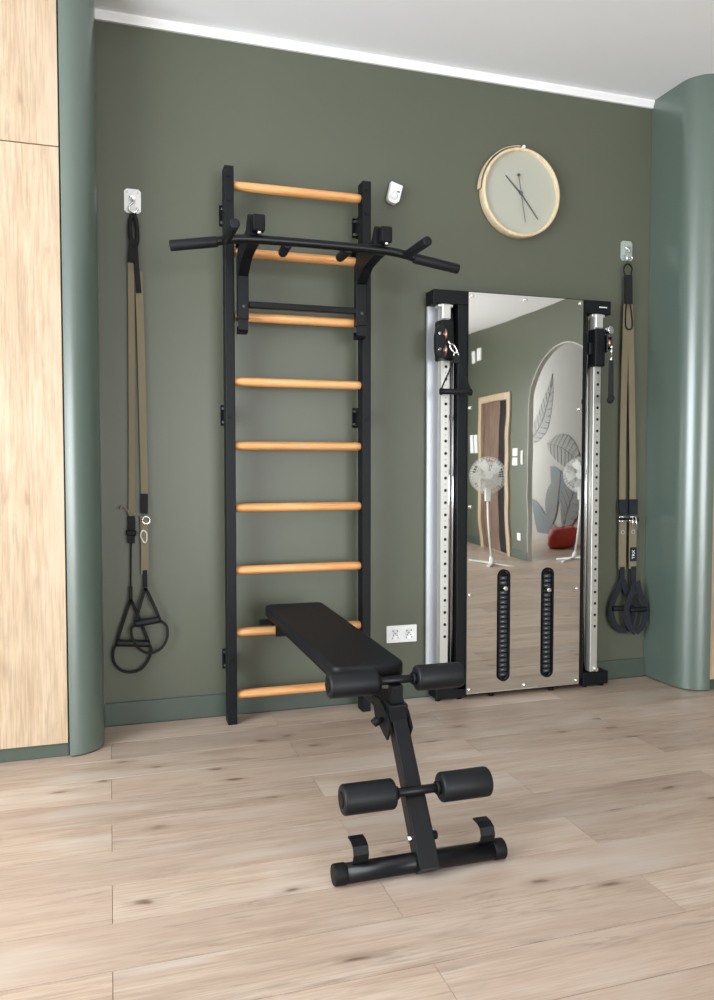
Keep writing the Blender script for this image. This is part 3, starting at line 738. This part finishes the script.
strip(t1, 'cord_sleeve', [(.078, -.026, .60), (.078, -.026, .52)], .016, M['blackweb'], .008)
strip(t1, 'keeper', [(.139, -.026, .995), (.138, -.026, .91)], .030, M['blackweb'], .007)
mb = MB().lathe([(.012, -.004), (.019, -.004), (.019, .004), (.012, .004)], tuple(Vector((.145, -.034, .882))-c), 'Y', 24)
mb.build('ring', M['chrome'], t1)
carab = MB(); carabiner(carab, tuple(Vector((.136, -.030, .812))-c), .052, .028, .0035, 'y', .15); carab.build('carabiner', M['steel'], t1)
strip(t1, 'webbing', [(.136, -.026, .90), (.138, -.026, .78), (.137, -.026, .650)], .031, M['khaki'], .004)
strip(t1, 'keeper', [(.138, -.028, .668), (.138, -.028, .595)], .018, M['blackweb'], .007)
def foot_handle(parent, apex, gl, gr, loop, yy):
    """triangular sling, foam grip and foot loop"""
    (ax, az), (lx, lz), (rx, rz_) = apex, gl, gr
    pr = parent.location
    for px_, pz_ in (gl, gr): strip(parent, 'sling', [(ax, yy, az), ((ax+px_)/2, yy, (az+pz_)/2), (px_, yy, pz_-.01)], .014, M['blackweb'], .005)
    MB().cyl(tuple(Vector((lx, yy-.004, lz-.01))-pr), tuple(Vector((rx, yy-.004, rz_-.01))-pr), .0150, seg=18, bev=.004).build('grip', M['foam'], parent)
    pts = [(gl[0], yy, gl[1]-.015)] + [(p[0], yy, p[1]) for p in loop] + [(gr[0], yy, gr[1]-.015)]
    MB().tube(smooth_path(local(pts, pr), 5), 0, flat=(.012, .005, FN)).build('foot_loop', M['blackweb'], parent)
foot_handle(t1, (.078, .545), (.018, .372), (.152, .360), [(.004, .33), (.006, .28), (.035, .243), (.078, .232), (.120, .245), (.150, .285), (.160, .325)], -.028)
foot_handle(t1, (.138, .595), (.094, .452), (.196, .466), [(.078, .42), (.086, .37), (.115, .330), (.155, .312), (.200, .330), (.226, .375), (.224, .425)], -.046)

t2 = thing('suspension_trainer', 'khaki suspension straps with navy looped handles hanging by the right cabinet', 'suspension trainer', (2.540, -.02, 2.15))
c = t2.location
mb = MB(); carabiner(mb, tuple(Vector((2.537, -.030, 2.105))-c), .075, .052, .0048); mb.build('carabiner', M['blackgloss'], t2)
strip(t2, 'upper_strap', [(2.537, -.032, 2.085), (2.539, -.033, 2.02), (2.541, -.033, 1.94)], .042, M['blackweb'], .012)
rope(t2, 'strap_loop', [(2.532, -.030, 1.96), (2.526, -.030, 1.88), (2.530, -.030, 1.822), (2.550, -.032, 1.812), (2.567, -.030, 1.826), (2.562, -.030, 1.89), (2.550, -.030, 1.96)], .004, M['blackweb'])
strip(t2, 'webbing', [(2.536, -.026, 1.94), (2.531, -.026, 1.80), (2.527, -.025, 1.50), (2.526, -.024, 1.09), (2.528, -.024, .93)], .036, M['khaki'], .004)
strip(t2, 'webbing', [(2.552, -.026, 1.94), (2.560, -.026, 1.80), (2.574, -.025, 1.50), (2.588, -.024, 1.09), (2.590, -.024, .93)], .036, M['khaki'], .004)
for xo, xe in ((2.529, 2.527), (2.592, 2.595)):
    strip(t2, 'strap_sleeve', [(xo, -.028, .940), (xo, -.028, .860)], .050, M['navy'], .008)
    bk = MB().tube(local([(xo-.028, -.036, .850), (xo+.028, -.036, .850), (xo+.028, -.036, .828), (xo-.028, -.036, .828)], c), .0042, 8, True).build('buckle', M['chrome'], t2)
    MB().bb(xo-.024-c[0], xo+.024-c[0], -.036-c[1], -.026-c[1], .833-c[2], .845-c[2], .002).build('buckle_bar', M['rubber'], bk)
    st_ = strip(t2, 'lower_strap', [(xo, -.028, .826), (xo-.001, -.028, .70), (xo+.001, -.028, .578)], .042, M['khaki'], .006)
    MB().lathe([(.008, -.001), (.0115, -.001), (.0115, .001), (.008, .001)], tuple(Vector((xo, -.0315, .770))-c), 'Y', 20).build('stitched_eyelet', M['grey'], st_)
MB().cyl(tuple(Vector((2.604, -.036, .845))-c), tuple(Vector((2.607, -.040, .79))-c), .004, seg=10).cyl(tuple(Vector((2.585, -.036, .845))-c), tuple(Vector((2.580, -.040, .80))-c), .004, seg=10).build('hook_clip', M['chrome'], t2)
pt = MB().bb(2.574-c[0], 2.614-c[0], -.0335-c[1], -.031-c[1], .617-c[2], .690-c[2]).build('label_patch', M['navy'], t2, None, 'navy patch with white lettering')
tx = bpy.data.curves.new('patch_lettering', 'FONT'); tx.body = 'TRX'; tx.size = .024; tx.align_x = 'CENTER'; tx.align_y = 'CENTER'; tx.extrude = .0003
to = bpy.data.objects.new('patch_lettering', tx); COL.objects.link(to)
to.rotation_euler = (PI/2, -PI/2, 0); to.location = (2.594-c[0], -.0345-c[1], .653-c[2])
bpy.context.view_layer.update()
me = bpy.data.meshes.new_from_object(to); bpy.data.objects.remove(to)
to = bpy.data.objects.new('patch_lettering', me); COL.objects.link(to); me.materials.append(M['white']); to.parent = pt
to.rotation_euler = (PI/2, -PI/2, 0); to.location = (2.594-c[0], -.0340-c[1], .653-c[2])
def sling2(ax, az, yy, pts_l, pts_r, gz, g0, g1):
    strip(t2, 'sling', [(ax-.004, yy, az)] + [(x, yy, z) for x, z in pts_l], .034, M['navy'], .004)
    strip(t2, 'sling', [(ax+.004, yy-.003, az)] + [(x, yy-.003, z) for x, z in pts_r], .034, M['navy'], .004)
    MB().cyl(tuple(Vector((g0, yy-.006, gz))-c), tuple(Vector((g1, yy-.006, gz))-c), .013, seg=16, bev=.003).build('grip', M['foam'], t2)
strip(t2, 'keeper', [(2.528, -.028, .59), (2.529, -.028, .50)], .030, M['navy'], .007)
strip(t2, 'keeper', [(2.597, -.028, .59), (2.599, -.028, .50)], .032, M['navy'], .007)
sling2(2.529, .515, -.030, [(2.505, .47), (2.478, .42), (2.466, .375), (2.470, .33), (2.494, .285), (2.530, .262), (2.562, .256)],
       [(2.552, .47), (2.580, .425), (2.596, .38), (2.594, .33), (2.580, .285), (2.560, .258)], .375, 2.470, 2.592)
sling2(2.599, .515, -.052, [(2.582, .47), (2.556, .42), (2.543, .37), (2.548, .32), (2.568, .275), (2.602, .248)],
       [(2.615, .47), (2.636, .425), (2.654, .38), (2.656, .33), (2.640, .28), (2.602, .250)], .368, 2.560, 2.658)

# ------------------------------------------------------------------ things on the far side of the room, seen in the mirror
def fan(label, loc, rz, tilt, tall=1.0):
    f = thing('pedestal_fan', label, 'fan', loc, rz)
    for a in (20, 110, 200, 290):
        an = math.radians(a); MB().beam((0.02*math.cos(an), .02*math.sin(an), .022), (.27*math.cos(an), .27*math.sin(an), .012), .035, .02, .004).build('foot', M['white'], f)
    MB().cyl((0, 0, .02), (0, 0, .09), .035, .022).build('hub', M['white'], f)
    MB().cyl((0, 0, .05), (0, 0, tall-.2), .013, seg=14).build('pole', M['white'], f)
    MB().bb(-.035, .035, -.03, .03, tall-.30, tall-.14, .01, 2).build('control_box', M['white'], f)
    MB().cyl((0, .02, tall), (0, .16, tall), .055, .045, seg=24, bev=.01).cyl((0, .08, tall-.16), (0, .08, tall-.03), .02).build('motor', M['white'], f)
    cg = MB(); R_ = .215
    for yy, rr in ((-.06, .10), (-.052, .15), (-.03, .195), (0, R_), (.03, .195), (.05, .14)):
        cg.tube([(rr*math.cos(2*PI*i/32), yy, tall+rr*math.sin(2*PI*i/32)) for i in range(32)], .0028, 5, True)
    for i in range(36):
        a = 2*PI*i/36; ca, sa = math.cos(a), math.sin(a)
        cg.tube([(.04*ca, -.064, tall+.04*sa), (.13*ca, -.058, tall+.13*sa), (.19*ca, -.035, tall+.19*sa), (R_*ca, 0, tall+R_*sa), (.19*ca, .03, tall+.19*sa), (.05*ca, .055, tall+.05*sa)], .0022, 4)
    cg.cyl((0, -.06, tall), (0, -.07, tall), .045, seg=24)
    cg.build('cage', M['white'], f)
    for k in range(5):
        a0 = 2*PI*k/5; bl = bmesh.new(); q = []
        for rr, da, dy in ((.03, -.3, .01), (.10, -.45, .02), (.185, -.50, .022), (.19, .1, -.012), (.12, .35, -.02), (.03, .35, -.01)):
            q.append(bl.verts.new((rr*math.cos(a0+da), dy, tall+rr*math.sin(a0+da))))
        bl.faces.new(q); ex = bmesh.ops.extrude_face_region(bl, geom=bl.faces[:])
        bmesh.ops.translate(bl, vec=(0, .003, 0), verts=[v for v in ex['geom'] if isinstance(v, bmesh.types.BMVert)])
        bmesh.ops.recalc_face_normals(bl, faces=bl.faces); mb = MB(); mb._add(bl); mb.build('blade', M['white'], f)
    return f
fan('white pedestal fan reflected in the left half of the mirror, before the brown door', (4.17, -4.98, 0), math.radians(197), 0)
fan('white pedestal fan reflected at the right edge of the mirror, inside the arch', (5.36, -4.92, 0), math.radians(225), 0)
def plate(name, label, cat, y, z, w_, h_, grp=None, keys=1):
    o = thing(name, label, cat, (XR, y, z))
    MB().bb(-.010, -.0005, -w_/2, w_/2, -h_/2, h_/2, .002).build('plate', M['white'], o)
    for k in range(keys):
        a = -w_/2 + .008 + (w_-.016)*k/keys; MB().bb(-.014, -.009, a+.001, a+(w_-.016)/keys-.001, -h_/2+.01, h_/2-.01, .001).build('rocker', M['cornice'], o)
plate('light_switch', 'upper white light switch beside the reflected door frame', 'light switch', -5.71, 1.285, .13, .10)
plate('light_switch', 'lower white light switch beside the reflected door frame', 'light switch', -5.71, 1.165, .13, .10)
plate('thermostat', 'narrow white upright control right of the reflected light switches', 'thermostat', -5.535, 1.215, .045, .17)
plate('wall_socket', 'small white wall socket low on the reflected green wall', 'socket', -5.63, .26, .09, .09)
plate('intercom_panel', 'right one of two white upright panels left of the reflected door', 'control panel', -6.86, 1.42, .10, .26, None, 1)
plate('intercom_panel', 'left one of two white upright panels left of the reflected door', 'control panel', -6.99, 1.42, .10, .26, None, 1)
plate('ventilation_grille', 'right one of two white wall grilles high up in the mirror', 'vent', -6.80, 2.66, .12, .17, None, 2)
plate('ventilation_grille', 'left one of two white wall grilles high up in the mirror', 'vent', -6.97, 2.64, .10, .17, None, 2)
pf = thing('pouf', 'red low pouf on the floor behind the arch, reflected in the mirror', 'pouf', (6.05, -6.35, 0))
MB().lathe([(.001, .01), (.18, .01), (.215, .05), (.22, .16), (.19, .25), (.15, .27), (.001, .27)], (0, 0, 0), 'Z', 32).build('cushion', M['red'], pf)
MB().lathe([(.001, .268), (.03, .27), (.03, .278), (.001, .282)], (0, 0, 0), 'Z', 20).build('button', M['dark'], pf)

GR = {'wall_anchor': 'hook plates on the green wall', 'suspension_trainer': 'suspension straps on the green wall', 'hand_stirrup': 'pull handles on the cable machine',
      'pedestal_fan': 'white pedestal fans seen in the mirror', 'light_switch': 'light switches beside the reflected door', 'intercom_panel': 'white panels left of the reflected door',
      'ventilation_grille': 'white grilles high on the reflected wall', 'fitted_cabinet': 'built-in cabinets flanking the niche'}
for o in bpy.data.objects:
    k = o.name.split('.')[0]
    if k in GR and o.parent is None: o['group'] = GR[k]
